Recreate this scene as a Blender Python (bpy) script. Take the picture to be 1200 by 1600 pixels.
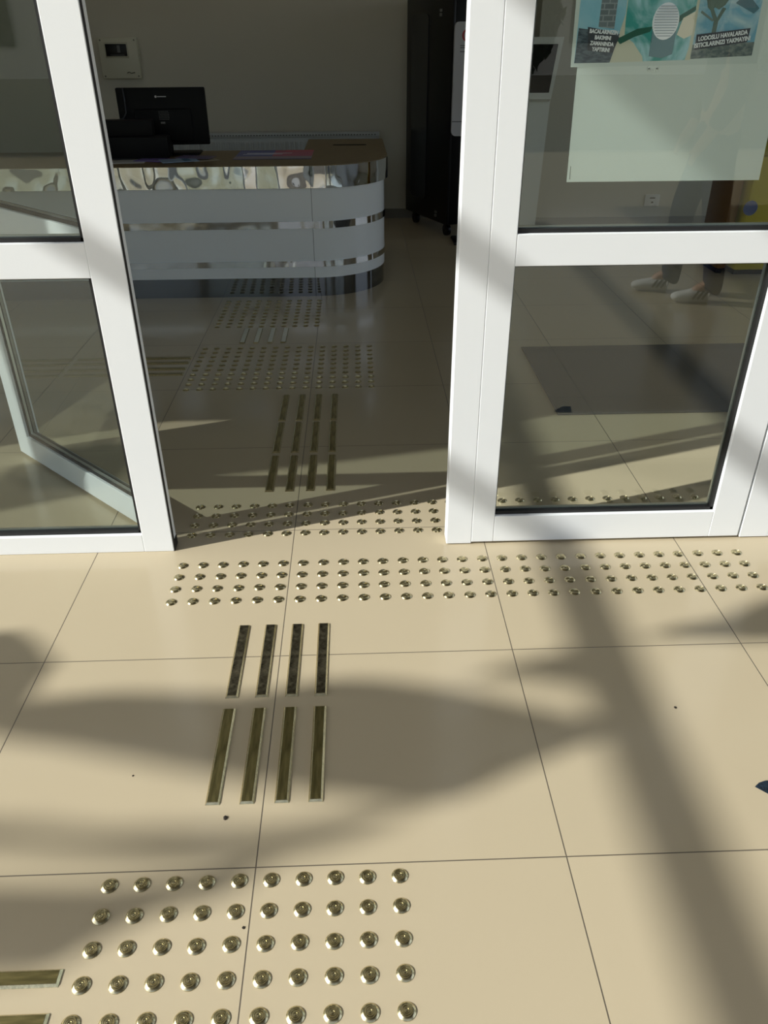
import bpy, bmesh, math, random
from mathutils import Vector, Matrix
random.seed(7)
S = bpy.context.scene
COL = S.collection
for o in list(bpy.data.objects): bpy.data.objects.remove(o, do_unlink=True)

# ------------------------------------------------------------------ camera, sky, sun, exposure
cd = bpy.data.cameras.new('camera'); cam = bpy.data.objects.new('camera', cd); COL.objects.link(cam)
cd.sensor_fit = 'HORIZONTAL'; cd.sensor_width = 36.0; cd.lens = 1224.23/1200*36.0
cd.clip_start = 0.02; cd.clip_end = 300
r_ = Vector((0.99936246, -0.03537266, -0.00484268)); u_ = Vector((0.0225129, 0.51906707, 0.85443698)); f_ = Vector((0.02771003, 0.85400126, -0.51953248))
m = Matrix((r_, u_, -f_)).transposed().to_4x4(); m.translation = Vector((0.21905, -1.53788, 1.36152))
cam.matrix_world = m
S.camera = cam

S.view_settings.view_transform = 'Standard'
S.view_settings.look = 'None'
S.view_settings.gamma = 1.0
S.view_settings.use_curve_mapping = False
S.view_settings.exposure = 0.0

FILL_STRENGTH = 1.35  # strength of the glow added to brighten the lobby
SUN = Vector((1.419, 0.465, -1.0))          # the way the light travels, per metre of height
sd = bpy.data.lights.new('sun', 'SUN'); sd.energy = 5.1; sd.angle = 0.0093; sd.color = (0.985, 0.985, 0.94)
sun = bpy.data.objects.new('sun', sd); COL.objects.link(sun)
sun.rotation_euler = SUN.to_track_quat('-Z', 'Y').to_euler(); sun.location = (-9, -4, 8)

W = bpy.data.worlds.new('sky'); S.world = W; W.use_nodes = True
nt = W.node_tree; nt.nodes.clear()
bg = nt.nodes.new('ShaderNodeBackground'); out = nt.nodes.new('ShaderNodeOutputWorld')
sky = nt.nodes.new('ShaderNodeTexSky'); sky.sky_type = 'NISHITA'; sky.sun_disc = False
sky.sun_elevation = math.radians(33.8); sky.sun_rotation = math.radians(288); sky.dust_density = 2.5
hs = nt.nodes.new('ShaderNodeHueSaturation'); hs.inputs['Saturation'].default_value = 0.45
nt.links.new(sky.outputs[0], hs.inputs['Color']); nt.links.new(hs.outputs[0], bg.inputs[0]); nt.links.new(bg.outputs[0], out.inputs[0])
bg.inputs[1].default_value = 0.25

# ------------------------------------------------------------------ materials
def lin(c):
    return tuple(((x/255)/12.92 if x/255 <= 0.04045 else ((x/255+0.055)/1.055)**2.4) for x in c) + (1.0,)
MATS = {}
def mat(name, rgb, rough=0.5, metal=0.0, spec=0.5, bump=0.0, bscale=60.0, vary=0.0, vscale=8.0, dist=0.001, stretch=None, det=3):
    if name in MATS: return MATS[name]
    M = bpy.data.materials.new(name); M.use_nodes = True; n = M.node_tree.nodes; l = M.node_tree.links
    b = n['Principled BSDF']
    b.inputs['Base Color'].default_value = lin(rgb); b.inputs['Roughness'].default_value = rough
    b.inputs['Metallic'].default_value = metal; b.inputs['Specular IOR Level'].default_value = spec
    tc = n.new('ShaderNodeTexCoord')
    vec = tc.outputs['Object']
    if stretch:
        mp = n.new('ShaderNodeMapping'); mp.inputs['Scale'].default_value = stretch; l.new(vec, mp.inputs['Vector']); vec = mp.outputs[0]
    if vary > 0:
        t = n.new('ShaderNodeTexNoise'); t.inputs['Scale'].default_value = vscale; t.inputs['Detail'].default_value = 4; l.new(vec, t.inputs['Vector'])
        mr = n.new('ShaderNodeMapRange'); mr.inputs['From Min'].default_value = 0.3; mr.inputs['From Max'].default_value = 0.7
        mr.inputs['To Min'].default_value = 1-vary; mr.inputs['To Max'].default_value = 1+vary*0.4
        l.new(t.outputs['Fac'], mr.inputs['Value'])
        mx = n.new('ShaderNodeVectorMath'); mx.operation = 'SCALE'; mx.inputs[0].default_value = lin(rgb)[:3]
        l.new(mr.outputs[0], mx.inputs['Scale']); l.new(mx.outputs[0], b.inputs['Base Color'])
    if bump > 0:
        t2 = n.new('ShaderNodeTexNoise'); t2.inputs['Scale'].default_value = bscale; t2.inputs['Detail'].default_value = det; l.new(vec, t2.inputs['Vector'])
        bp = n.new('ShaderNodeBump'); bp.inputs['Strength'].default_value = bump; bp.inputs['Distance'].default_value = dist
        l.new(t2.outputs['Fac'], bp.inputs['Height']); l.new(bp.outputs[0], b.inputs['Normal'])
    MATS[name] = M
    return M

def floor_material():
    M = bpy.data.materials.new('polished_beige_tile'); M.use_nodes = True; n = M.node_tree.nodes; l = M.node_tree.links
    b = n['Principled BSDF']
    geo = n.new('ShaderNodeNewGeometry'); sep = n.new('ShaderNodeSeparateXYZ'); l.new(geo.outputs['Position'], sep.inputs[0])
    def math_(op, a, bb=None, c=None):
        q = n.new('ShaderNodeMath'); q.operation = op
        for i, v in enumerate((a, bb, c)):
            if v is None: continue
            if isinstance(v, (int, float)): q.inputs[i].default_value = v
            else: l.new(v, q.inputs[i])
        return q.outputs[0]
    ds = []
    cells = []
    for ax in ('X', 'Y'):
        s = math_('DIVIDE', sep.outputs[ax], 0.6)
        cells.append(math_('FLOOR', s))
        fr = math_('FRACT', math_('ADD', s, 0.5))
        ds.append(math_('ABSOLUTE', math_('SUBTRACT', fr, 0.5)))
    d = math_('MULTIPLY', math_('MINIMUM', ds[0], ds[1]), 0.6)       # metres to the nearest joint
    joint = n.new('ShaderNodeMapRange'); joint.inputs['From Min'].default_value = 0.0007; joint.inputs['From Max'].default_value = 0.0016
    l.new(d, joint.inputs['Value'])                                   # 0 in the joint, 1 on the tile
    cb = n.new('ShaderNodeCombineXYZ'); l.new(cells[0], cb.inputs[0]); l.new(cells[1], cb.inputs[1])
    wn = n.new('ShaderNodeTexWhiteNoise'); l.new(cb.outputs[0], wn.inputs['Vector'])
    nz = n.new('ShaderNodeTexNoise'); nz.inputs['Scale'].default_value = 2.2; nz.inputs['Detail'].default_value = 5; l.new(geo.outputs['Position'], nz.inputs['Vector'])
    tone = math_('ADD', math_('MULTIPLY', wn.outputs['Value'], 0.035), math_('ADD', 0.93, math_('MULTIPLY', nz.outputs['Fac'], 0.06)))
    tc = n.new('ShaderNodeVectorMath'); tc.operation = 'SCALE'; tc.inputs[0].default_value = lin(FLOOR_RGB)[:3]; l.new(tone, tc.inputs['Scale'])
    mx = n.new('ShaderNodeMix'); mx.data_type = 'RGBA'; mx.inputs['A'].default_value = lin((92, 84, 72)); l.new(tc.outputs[0], mx.inputs['B']); l.new(joint.outputs[0], mx.inputs['Factor'])
    l.new(mx.outputs['Result'], b.inputs['Base Color'])
    n2 = n.new('ShaderNodeTexNoise'); n2.inputs['Scale'].default_value = 30; n2.inputs['Detail'].default_value = 6; l.new(geo.outputs['Position'], n2.inputs['Vector'])
    rr = math_('ADD', 0.10, math_('MULTIPLY', n2.outputs['Fac'], 0.14)); rr = math_('ADD', rr, math_('MULTIPLY', math_('SUBTRACT', 1.0, joint.outputs[0]), 0.5))
    l.new(rr, b.inputs['Roughness']); b.inputs['Specular IOR Level'].default_value = 0.38
    bp = n.new('ShaderNodeBump'); bp.inputs['Strength'].default_value = 0.5; bp.inputs['Distance'].default_value = 0.001
    l.new(joint.outputs[0], bp.inputs['Height']); l.new(bp.outputs[0], b.inputs['Normal'])
    return M
FLOOR_RGB = (191, 177, 149)

def glass_material(name, tint, refl=1.0):
    M = bpy.data.materials.new(name); M.use_nodes = True; n = M.node_tree.nodes; l = M.node_tree.links; n.clear()
    o = n.new('ShaderNodeOutputMaterial'); tr = n.new('ShaderNodeBsdfTransparent'); tr.inputs[0].default_value = tint + (1,)
    gl = n.new('ShaderNodeBsdfGlossy'); gl.inputs['Roughness'].default_value = 0.0; gl.inputs[0].default_value = (0.93, 0.97, 0.96, 1)
    fr = n.new('ShaderNodeFresnel'); fr.inputs['IOR'].default_value = 1.5
    ge = n.new('ShaderNodeNewGeometry'); inv = n.new('ShaderNodeMath'); inv.operation = 'SUBTRACT'; inv.inputs[0].default_value = 1.0; l.new(ge.outputs['Backfacing'], inv.inputs[1])
    mu = n.new('ShaderNodeMath'); mu.operation = 'MULTIPLY'; l.new(fr.outputs[0], mu.inputs[0]); l.new(inv.outputs[0], mu.inputs[1])
    mu2 = n.new('ShaderNodeMath'); mu2.operation = 'MULTIPLY'; mu2.use_clamp = True; l.new(mu.outputs[0], mu2.inputs[0]); mu2.inputs[1].default_value = refl
    mi = n.new('ShaderNodeMixShader'); l.new(mu2.outputs[0], mi.inputs[0]); l.new(tr.outputs[0], mi.inputs[1]); l.new(gl.outputs[0], mi.inputs[2])
    l.new(mi.outputs[0], o.inputs[0])
    return M
GLASS = glass_material('clear_double_glazing', (0.925, 0.955, 0.94), 2.3)
FLOOR = floor_material()
WHITE = mat('white_powder_coat', (243, 246, 247), 0.35, bump=0.05, bscale=300, dist=0.0003)
WHITE2 = mat('white_jamb_coat', (222, 226, 226), 0.38)
BLACKR = mat('black_rubber', (16, 16, 16), 0.55)
ALU = mat('aluminium_spacer', (200, 205, 200), 0.3, 0.8)
BRASS = mat('polished_brass', (214, 203, 164), 0.24, 1.0, vary=0.25, vscale=180)
BRASS_TOP = mat('worn_brass_face', (158, 147, 100), 0.42, 1.0, vary=0.5, vscale=14, bump=0.25, bscale=40, dist=0.0006, stretch=(6, 1, 1))
BRASS_SCUFF = mat('scuffed_brass_face', (128, 121, 100), 0.45, 1.0, vary=0.8, vscale=70, bump=0.8, bscale=120, dist=0.0008)
STEELBAR = mat('polished_steel_bar', (196, 190, 172), 0.22, 1.0)
WALLM = mat('grey_beige_paint', (206, 202, 186), 0.85, bump=0.1, bscale=200)
CEIL = mat('ceiling_paint', (190, 188, 182), 0.9)
DARKW = mat('grey_wood_lining', (96, 92, 84), 0.6, vary=0.15)
BOARD = mat('white_desk_board', (236, 241, 243), 0.22, spec=0.5)
CHROME = mat('wavy_chrome_sheet', (214, 220, 226), 0.04, 1.0, bump=1.0, bscale=7.0, dist=0.022, stretch=(1, 1, 0.8), det=0.4)
CHROME2 = mat('chrome_strip', (205, 205, 202), 0.06, 1.0, bump=0.5, bscale=7, dist=0.008, det=0.5)
PLINTH = mat('steel_plinth', (120, 123, 126), 0.07, 1.0, bump=0.3, bscale=4, dist=0.004, det=0)
WOOD = mat('brown_desk_laminate', (126, 108, 74), 0.45, vary=0.25, vscale=20, stretch=(1, 6, 1))
BLK = mat('black_plastic', (5, 5, 6), 0.6, spec=0.25)
BLKG = mat('black_metal', (8, 8, 9), 0.35, spec=0.4)
SMOKE = mat('smoked_door_panel', (38, 40, 42), 0.2)
RADM = mat('radiator_enamel', (190, 196, 196), 0.35)
RADG = mat('radiator_bracket_slot_shade', (96, 100, 100), 0.5)  # grey for the brackets, and painted shade in the grille slots
PLASTIC = mat('off_white_plastic', (206, 204, 184), 0.4)
GREYW = mat('light_grey_plastic', (196, 196, 200), 0.4)
MATM = mat('grey_floor_mat', (74, 74, 74), 0.95, bump=1.0, bscale=900, vary=0.2, vscale=400)

# ------------------------------------------------------------------ mesh helpers
def link(name, me, parent=None):
    o = bpy.data.objects.new(name, me); COL.objects.link(o)
    if parent is not None: o.parent = parent
    return o
def finish(bm, name, mats, parent=None, smooth=False):
    bmesh.ops.recalc_face_normals(bm, faces=bm.faces[:])
    me = bpy.data.meshes.new(name); bm.to_mesh(me); bm.free()
    if not isinstance(mats, (list, tuple)): mats = [mats]
    for q in mats: me.materials.append(q)
    if smooth:
        for p in me.polygons: p.use_smooth = True
        try: me.set_sharp_from_angle(angle=math.radians(35))
        except Exception: pass
    return link(name, me, parent)
def box(bm, a, b, bev=0.0, mi=0, M=None, seg=2):
    c = [(a[i]+b[i])/2 for i in range(3)]; s = [abs(b[i]-a[i]) for i in range(3)]
    g = bmesh.ops.create_cube(bm, size=1.0, matrix=Matrix.Translation(c) @ Matrix.Diagonal((s[0], s[1], s[2], 1)))
    vs = g['verts']
    fs = list({f for v in vs for f in v.link_faces})
    for f in fs: f.material_index = mi
    if bev > 0:
        es = list({e for v in vs for e in v.link_edges})
        r = bmesh.ops.bevel(bm, geom=es, offset=min(bev, min(s)*0.45), segments=seg, affect='EDGES', profile=0.5, material=mi)
        vs = list({v for f in r['faces'] for v in f.verts} | {v for v in vs if v.is_valid})
    if M is not None:
        bmesh.ops.transform(bm, matrix=M, verts=[v for v in vs if v.is_valid])
    return vs
def bx(name, a, b, m_, parent=None, bev=0.002, M=None):
    bm = bmesh.new(); box(bm, a, b, bev)
    if M is not None: bmesh.ops.transform(bm, matrix=M, verts=bm.verts[:])
    return finish(bm, name, m_, parent)
def prism(bm, pts, z0, z1, mi=0, M=None):
    lo = [bm.verts.new((x, y, z0)) for x, y in pts]; hi = [bm.verts.new((x, y, z1)) for x, y in pts]
    n = len(pts); fs = [bm.faces.new(lo[::-1]), bm.faces.new(hi)]
    for i in range(n): fs.append(bm.faces.new((lo[i], lo[(i+1) % n], hi[(i+1) % n], hi[i])))
    for f in fs: f.material_index = mi
    if M is not None: bmesh.ops.transform(bm, matrix=M, verts=lo+hi)
    return fs
def lathe(bm, prof, n=24, mi=0, M=None):
    rings = []; vs = []
    for r, z in prof:
        if r <= 1e-6: ring = [bm.verts.new((0, 0, z))]
        else: ring = [bm.verts.new((r*math.cos(2*math.pi*i/n), r*math.sin(2*math.pi*i/n), z)) for i in range(n)]
        rings.append(ring); vs += ring
    for a, b in zip(rings, rings[1:]):
        for i in range(n):
            j = (i+1) % n
            if len(a) == 1 and len(b) == 1: continue
            if len(a) == 1: f = bm.faces.new((a[0], b[i], b[j]))
            elif len(b) == 1: f = bm.faces.new((a[i], b[0], a[j]))
            else: f = bm.faces.new((a[i], b[i], b[j], a[j]))
            f.material_index = mi
    if M is not None: bmesh.ops.transform(bm, matrix=M, verts=vs)
def tube(bm, pts, r, n=8, mi=0):
    pts = [Vector(p) for p in pts]; prev = None
    for i, p in enumerate(pts):
        d = (pts[min(i+1, len(pts)-1)]-pts[max(i-1, 0)]).normalized()
        q = d.to_track_quat('Z', 'X').to_matrix()
        rr = r[i] if isinstance(r, (list, tuple)) else r
        ring = [bm.verts.new(p + q @ Vector((rr*math.cos(2*math.pi*k/n), rr*math.sin(2*math.pi*k/n), 0))) for k in range(n)]
        if prev:
            for k in range(n):
                f = bm.faces.new((prev[k], prev[(k+1) % n], ring[(k+1) % n], ring[k])); f.material_index = mi; f.smooth = True
        else: bm.faces.new(ring[::-1]).material_index = mi
        prev = ring
    bm.faces.new(prev).material_index = mi
def empty(name, loc=(0, 0, 0), rz=0.0):
    o = bpy.data.objects.new(name, None); COL.objects.link(o); o.location = loc; o.rotation_euler = (0, 0, rz); o.empty_display_size = 0.1
    return o
def tag(o, label=None, cat=None, group=None, kind=None):
    if label: o['label'] = label
    if cat: o['category'] = cat
    if group: o['group'] = group
    if kind: o['kind'] = kind
    return o
def copy_tree(o, parent=None):
    c = o.copy(); COL.objects.link(c)
    if parent is not None: c.parent = parent
    for ch in list(o.children): copy_tree(ch, c)
    return c
def text_mesh(s, size, align='CENTER', bold=0.0, extrude=0.0004):
    cu = bpy.data.curves.new('txt', 'FONT'); cu.body = s; cu.size = size; cu.align_x = align; cu.align_y = 'CENTER'; cu.extrude = extrude; cu.offset = bold; cu.resolution_u = 3
    cu.space_line = 0.95
    o = bpy.data.objects.new('txt', cu); COL.objects.link(o)
    dg = bpy.context.evaluated_depsgraph_get(); me = bpy.data.meshes.new_from_object(o.evaluated_get(dg))
    bpy.data.objects.remove(o, do_unlink=True); bpy.data.curves.remove(cu)
    return me
def text_obj(name, s, size, loc, rot, m_, parent=None, align='CENTER', bold=0.0, squash=1.0):
    me = text_mesh(s, size, align, bold); me.materials.clear(); me.materials.append(m_)
    o = link(name, me, parent); o.location = loc; o.rotation_euler = rot; o.scale = (squash, 1, 1)
    return o

# ------------------------------------------------------------------ room shell
def struct(name, a, b, m_, label=None, bev=0.0):
    o = bx(name, a, b, m_, None, bev); o['kind'] = 'structure'
    if label: o['label'] = label
    return o
struct('floor', (-12, -9, -0.12), (7, 9, 0.0), FLOOR, 'polished beige square floor tiles running from outside into the lobby')
struct('wall_back', (-5.2, 5.65, 0), (1.62, 5.8, 3.0), WALLM, 'grey back wall of the lobby')
struct('wall_back_right', (1.62, 5.25, 0), (5.2, 5.8, 3.0), WALLM, 'grey wall behind the kiosk, right of the black cabinet')
struct('wall_left', (-5.3, 0.495, 0), (-5.2, 5.8, 3.0), WALLM, 'left side wall of the lobby')
bm = bmesh.new()
for a, b in (((5.2, 0.495, 0), (5.3, 1.2, 3.0)), ((5.2, 4.9, 0), (5.3, 5.8, 3.0)), ((5.2, 1.2, 0), (5.3, 4.9, 0.5)), ((5.2, 1.2, 2.7), (5.3, 4.9, 3.0))): box(bm, a, b)
tag(finish(bm, 'wall_right', WALLM), 'right side wall of the lobby, its unseen opening added to let in daylight', None, None, 'structure')  # opening added so sky light reaches the lobby
struct('wall_front', (-5.3, 0.44, 2.46), (5.3, 0.62, 3.4), WHITE2, 'wall above the glazed entrance')
struct('ceiling', (-5.3, 0.62, 3.0), (5.3, 5.8, 3.12), CEIL, 'lobby ceiling')
struct('baseboard_back', (-5.2, 5.635, 0), (1.62, 5.65, 0.075), mat('grey_baseboard', (122, 118, 108), 0.5), 'low tile skirting along the back wall')
struct('baseboard_right', (1.62, 5.235, 0), (5.2, 5.25, 0.06), mat('pale_baseboard', (176, 172, 162), 0.4), 'pale skirting under the wall socket')

# ------------------------------------------------------------------ glazed frames (local: x width, y depth from 0 to d, z up)
def glazed(name, label, x0, x1, ls, rs, br, zb, mr, zt, tr, loc, rz=0.0, d=0.05, glass_y=0.024, top_z0=None):
    root = empty(name, loc, rz); tag(root, label, None, None, 'structure')
    def b(n, a, c, m_=WHITE, bev=0.0018): return bx(n, a, c, m_, root, bev)
    b('stile', (x0, 0, zb), (x0+ls, d, zt)); b('stile', (x1-rs, 0, zb), (x1, d, zt))
    xa, xb = x0+ls, x1-rs
    b('bottom_rail', (xa, 0.0004, zb), (xb, d, br)); b('middle_rail', (xa, 0.0004, mr[0]), (xb, d, mr[1])); b('top_rail', (xa, 0.0004, zt-tr), (xb, d, zt))
    for z0, z1 in ((br, mr[0]), (mr[1], zt-tr)):
        bm = bmesh.new(); g = 0.010
        y0, y1 = glass_y-0.012, glass_y+0.016
        for a, c in (((xa, y0, z0), (xa+g*0.35, y1, z1)), ((xb-g, y0, z0), (xb, y1, z1)), ((xa, y0, z0), (xb, y1, z0+g)), ((xa, y0, z1-g*0.4), (xb, y1, z1))): box(bm, a, c)
        finish(bm, 'gasket', BLACKR, root)
        bm = bmesh.new(); e = 0.004
        y0, y1 = glass_y+0.004, glass_y+0.012
        for a, c in (((xa+e, y0, z0+g), (xa+e+0.003, y1, z1-e)), ((xb-g-0.004, y0, z0+g), (xb-g, y1, z1-e)), ((xa+e, y0, z0+g), (xb-g, y1, z0+g+0.005)), ((xa+e, y0, z1-e-0.003), (xb-g, y1, z1-e))): box(bm, a, c)
        finish(bm, 'spacer', ALU, root)
        bm = bmesh.new(); box(bm, (xa+0.001, glass_y-0.0015, z0+0.001), (xb-0.001, glass_y+0.0015, z1-0.001)); finish(bm, 'glass_pane', GLASS, root)
        
    return root
YF = 0.495
glazed('window_1', 'fixed white-framed glazing left of the open doorway', -1.96, -0.366, 0.09, 0.09, 0.062, 0.0, (0.838, 0.926), 2.15, 0.08, (0, YF, 0))
lw = bpy.data.objects['window_1']
bx('seal', (-0.3665, 0.003, 0.0), (-0.3625, 0.012, 2.15), BLACKR, lw, 0); bx('seal', (-0.3665, 0.012, 0.0), (-0.3635, 0.049, 0.030), BLACKR, lw, 0)
door_leaf = glazed('door_1', 'white glazed door leaf swung open inwards behind the left glazing', 0.0, 0.90, 0.065, 0.09, 0.10, 0.012, (0.845, 0.93), 2.13, 0.085, (-0.395, 0.602, 0), math.atan2(0.692, -0.722))
glazed('door_2', 'closed white glazed door leaf right of the doorway, posters in its upper pane', 0.557, 1.400, 0.068, 0.094, 0.100, 0.008, (0.853, 0.933), 2.13, 0.08, (0, YF, 0))
glazed('window_2', 'white-framed glazing at the far right edge', 1.406, 2.9, 0.09, 0.09, 0.10, 0.003, (0.853, 0.933), 2.15, 0.08, (0, YF, 0))
glazed('window_3', 'fixed glazing further left along the front', -3.6, -1.965, 0.09, 0.09, 0.062, 0.0, (0.838, 0.926), 2.15, 0.08, (0, YF, 0))
def jamb(name, a, b, label): o = struct(name, a, b, WHITE, label, 0.002); return o
jamb('trim_1', (0.479, YF, 0.003), (0.5569, YF+0.055, 2.15), 'white door jamb strip on the right of the open doorway')
jamb('trim_2', (-3.6, YF, 2.15), (5.2, YF+0.055, 2.28), 'white header rail over the entrance')
jamb('trim_3', (-3.7, YF, 0), (-3.605, YF+0.055, 2.46), 'white end post of the glazing on the left')
jamb('trim_4', (2.905, YF, 0), (3.0, YF+0.055, 2.15), 'white post at the right end of the glazing')
struct('wall_front_left', (-5.3, 0.495, 0), (-3.7, 0.6, 2.46), WHITE2, 'front wall left of the glazing')
struct('wall_front_right', (3.0, 0.495, 0), (5.3, 0.6, 2.15), WHITE2, 'front wall right of the glazing')

# ------------------------------------------------------------------ tactile studs
bm = bmesh.new()
lathe(bm, [(0.0158, 0), (0.0156, 0.0009), (0.0148, 0.0016), (0.0128, 0.0036), (0.0112, 0.0046), (0.0104, 0.0048), (0.0099, 0.0039), (0.0091, 0.0039), (0.0086, 0.0051), (0.0070, 0.0054), (0.0065, 0.0043), (0.0056, 0.0043), (0.0051, 0.0056), (0.0034, 0.0058), (0.0029, 0.0047), (0.0014, 0.0049), (0, 0.0056)], 28)
stud0 = finish(bm, 'tactile_stud', BRASS, None, True)
stud_mesh = stud0.data; bpy.data.objects.remove(stud0, do_unlink=True)
def pos_list(xs, ys, x0, y0, dx, dy, tilt=0.0): return [(x0+i*dx, y0+j*dy+i*tilt) for j in range(ys) for i in range(xs)]
fields = [
 ('round brass tactile stud in the big square field at the bottom of the photo', 'brass studs nearest the viewer', pos_list(10, 5, -0.2705, -0.628, 0.0605, -0.0605), True),
 ('round brass tactile stud in the four-row strip just outside the doors', 'brass studs in the strip outside the doors', pos_list(29, 4, -0.325, 0.414, 0.0603, -0.0592), True),
]
inner = pos_list(29, 4, -0.327, 0.757, 0.0603, -0.0585)
inner_seen = [p for p in inner if p[0] < 0.50 or (p[1] > 0.69 and 0.62 < p[0] < 1.33)]
inner_rest = [p for p in inner if p not in inner_seen]
fields.append(('round brass tactile stud in the four-row strip just inside the threshold', 'brass studs in the strip inside the threshold', inner_seen, True))
f2 = pos_list(15, 10, -0.563, 1.80, 0.0598, 0.060)
f3 = pos_list(10, 9, -0.553, 2.69, 0.0605, 0.0600)
seen = sum(len(f[2]) for f in fields); room = 300-seen
fields.append(('round tactile stud in the wide dark field halfway to the desk', 'studs in the field halfway to the desk', f2[:room], True))
ORD = ('first', 'second', 'third', 'fourth', 'fifth', 'sixth', 'seventh', 'eighth', 'ninth', 'tenth', 'eleventh', 'twelfth', 'thirteenth', 'fourteenth', 'fifteenth', 'sixteenth', 'seventeenth', 'eighteenth', 'nineteenth', 'twentieth', 'twenty-first', 'twenty-second', 'twenty-third', 'twenty-fourth', 'twenty-fifth', 'twenty-sixth', 'twenty-seventh', 'twenty-eighth', 'twenty-ninth')
def stud_label(where, x, y, p0, dx, dy, rowword):
    return '%s, %s %s, %s from the left' % (where, ORD[round((y-p0[1])/dy)], rowword, ORD[round((x-p0[0])/dx)])
SPEC = (('brass stud in the near field', (-0.2705, -0.628), .0605, -.0605, 'row down'),
        ('brass stud in the strip outside the doors', (-0.325, 0.414), .0603, -.0592, 'row down'),
        ('brass stud in the strip inside the threshold', (-0.327, 0.757), .0603, -.0585, 'row down'),
        ('dim stud in the wide lobby field', (-0.563, 1.80), .0598, .060, 'row up'))
for fi, (_, group, pts, _) in enumerate(fields):
    for (x, y) in pts:
        label = stud_label(SPEC[fi][0], x, y, *SPEC[fi][1:])
        o = bpy.data.objects.new('tactile_stud', stud_mesh); COL.objects.link(o)
        o.location = (x+random.uniform(-.0007, .0007), y+random.uniform(-.0007, .0007), 0); o.rotation_euler = (0, 0, random.uniform(0, 6.28))
        tag(o, label, 'tactile stud', group)
rest = [(p[0], p[1]) for p in inner_rest+f2[room:]+f3] + pos_list(10, 3, -0.2705, -0.628-5*0.0605, 0.0605, -0.0605)
bm = bmesh.new()
for (x, y) in rest:
    lathe(bm, [(0.0158, 0), (0.0148, 0.0016), (0.0128, 0.0036), (0.0104, 0.0048), (0.0091, 0.0042), (0.0068, 0.0053), (0.0051, 0.0050), (0, 0.0056)], 14, M=Matrix.Translation((x, y, 0)))
so = finish(bm, 'tactile_studs', BRASS, None, True); tag(so, 'remaining round tactile studs inside the lobby, in front of the desk', 'tactile studs', None, 'stuff')

# ------------------------------------------------------------------ tactile guide bars
def bar_mesh(length, m_top, name):
    bm = bmesh.new(); w = 0.0152; l = length/2; t = 0.0112; tl = l-0.004; h = 0.0052; bv = 0.0005
    lo = [bm.verts.new(p) for p in ((-w, -l, 0), (w, -l, 0), (w, l, 0), (-w, l, 0))]
    mid = [bm.verts.new(p) for p in ((-w, -l, bv), (w, -l, bv), (w, l, bv), (-w, l, bv))]
    hi = [bm.verts.new(p) for p in ((-t, -tl, h), (t, -tl, h), (t, tl, h), (-t, tl, h))]
    for a, b_ in ((lo, mid), (mid, hi)):
        for i in range(4): bm.faces.new((a[i], a[(i+1) % 4], b_[(i+1) % 4], b_[i])).material_index = 0
    bm.faces.new(hi).material_index = 1
    e = [ed for ed in bm.edges if all(v in hi for v in ed.verts)]
    bmesh.ops.bevel(bm, geom=e, offset=0.0006, segments=2, affect='EDGES', profile=0.5, material=0)
    bmesh.ops.recalc_face_normals(bm, faces=bm.faces[:])
    me = bpy.data.meshes.new(name); bm.to_mesh(me); bm.free(); me.materials.append(BRASS); me.materials.append(m_top)
    return me
BAR_CLEAN = bar_mesh(0.272, BRASS_TOP, 'guide_bar'); BAR_SCUFF = bar_mesh(0.272, BRASS_SCUFF, 'guide_bar_scuffed'); BAR_STEEL = bar_mesh(0.235, STEELBAR, 'guide_bar_steel')
XS = (-0.1055, -0.0345, 0.0378, 0.1085)
NAMES4 = ('leftmost', 'second from the left', 'third from the left', 'rightmost')
def bars(me, y, xs, group, desc, rot=0):
    for i, x in enumerate(xs):
        o = bpy.data.objects.new('guide_bar', me); COL.objects.link(o); o.location = (x, y, 0); o.rotation_euler = (0, 0, rot)
        tag(o, '%s, %s' % (desc, NAMES4[i]), 'guide bar', group)
bars(BAR_SCUFF, -0.011, XS, 'scuffed guide bars outside', 'scuffed dark guide bar across the tile joint outside')
bars(BAR_CLEAN, -0.318, XS, 'smooth guide bars outside', 'smooth brass guide bar just below the scuffed ones')
bars(BAR_CLEAN, 0.988, XS, 'guide bars inside, nearest row', 'brass guide bar inside the doorway, row nearest the door')
bars(BAR_CLEAN, 1.287, XS, 'guide bars inside, middle row', 'brass guide bar inside the doorway, middle row')
bars(BAR_CLEAN, 1.578, XS, 'guide bars inside, far row', 'brass guide bar inside the doorway, far row')
bars(BAR_STEEL, 2.53, (-0.385, -0.313, -0.241, -0.172), 'shiny guide bars near the desk', 'shiny pale guide bar between the two far stud fields')
for i, y in enumerate((2.208, 2.142, 2.062, 1.992)):
    for j, x in enumerate((-0.745, -1.035, -1.325)):
        o = bpy.data.objects.new('guide_bar', BAR_CLEAN); COL.objects.link(o); o.location = (x, y, 0); o.rotation_euler = (0, 0, math.pi/2)
        tag(o, 'crosswise bar left of the lobby studs, %s line from the desk, %s' % (('first', 'second', 'third', 'fourth')[i], ('nearest the studs', 'middle one', 'farthest left')[j]), 'guide bar', 'crosswise guide bars inside')
for i, y in enumerate((-0.795, -0.866)):
    o = bpy.data.objects.new('guide_bar', BAR_CLEAN); COL.objects.link(o); o.location = (-0.445, y, 0); o.rotation_euler = (0, 0, math.pi/2)
    tag(o, ('upper' if i == 0 else 'lower')+' crosswise brass guide bar at the bottom left corner, left of the studs', 'guide bar', 'crosswise guide bars outside')

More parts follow.
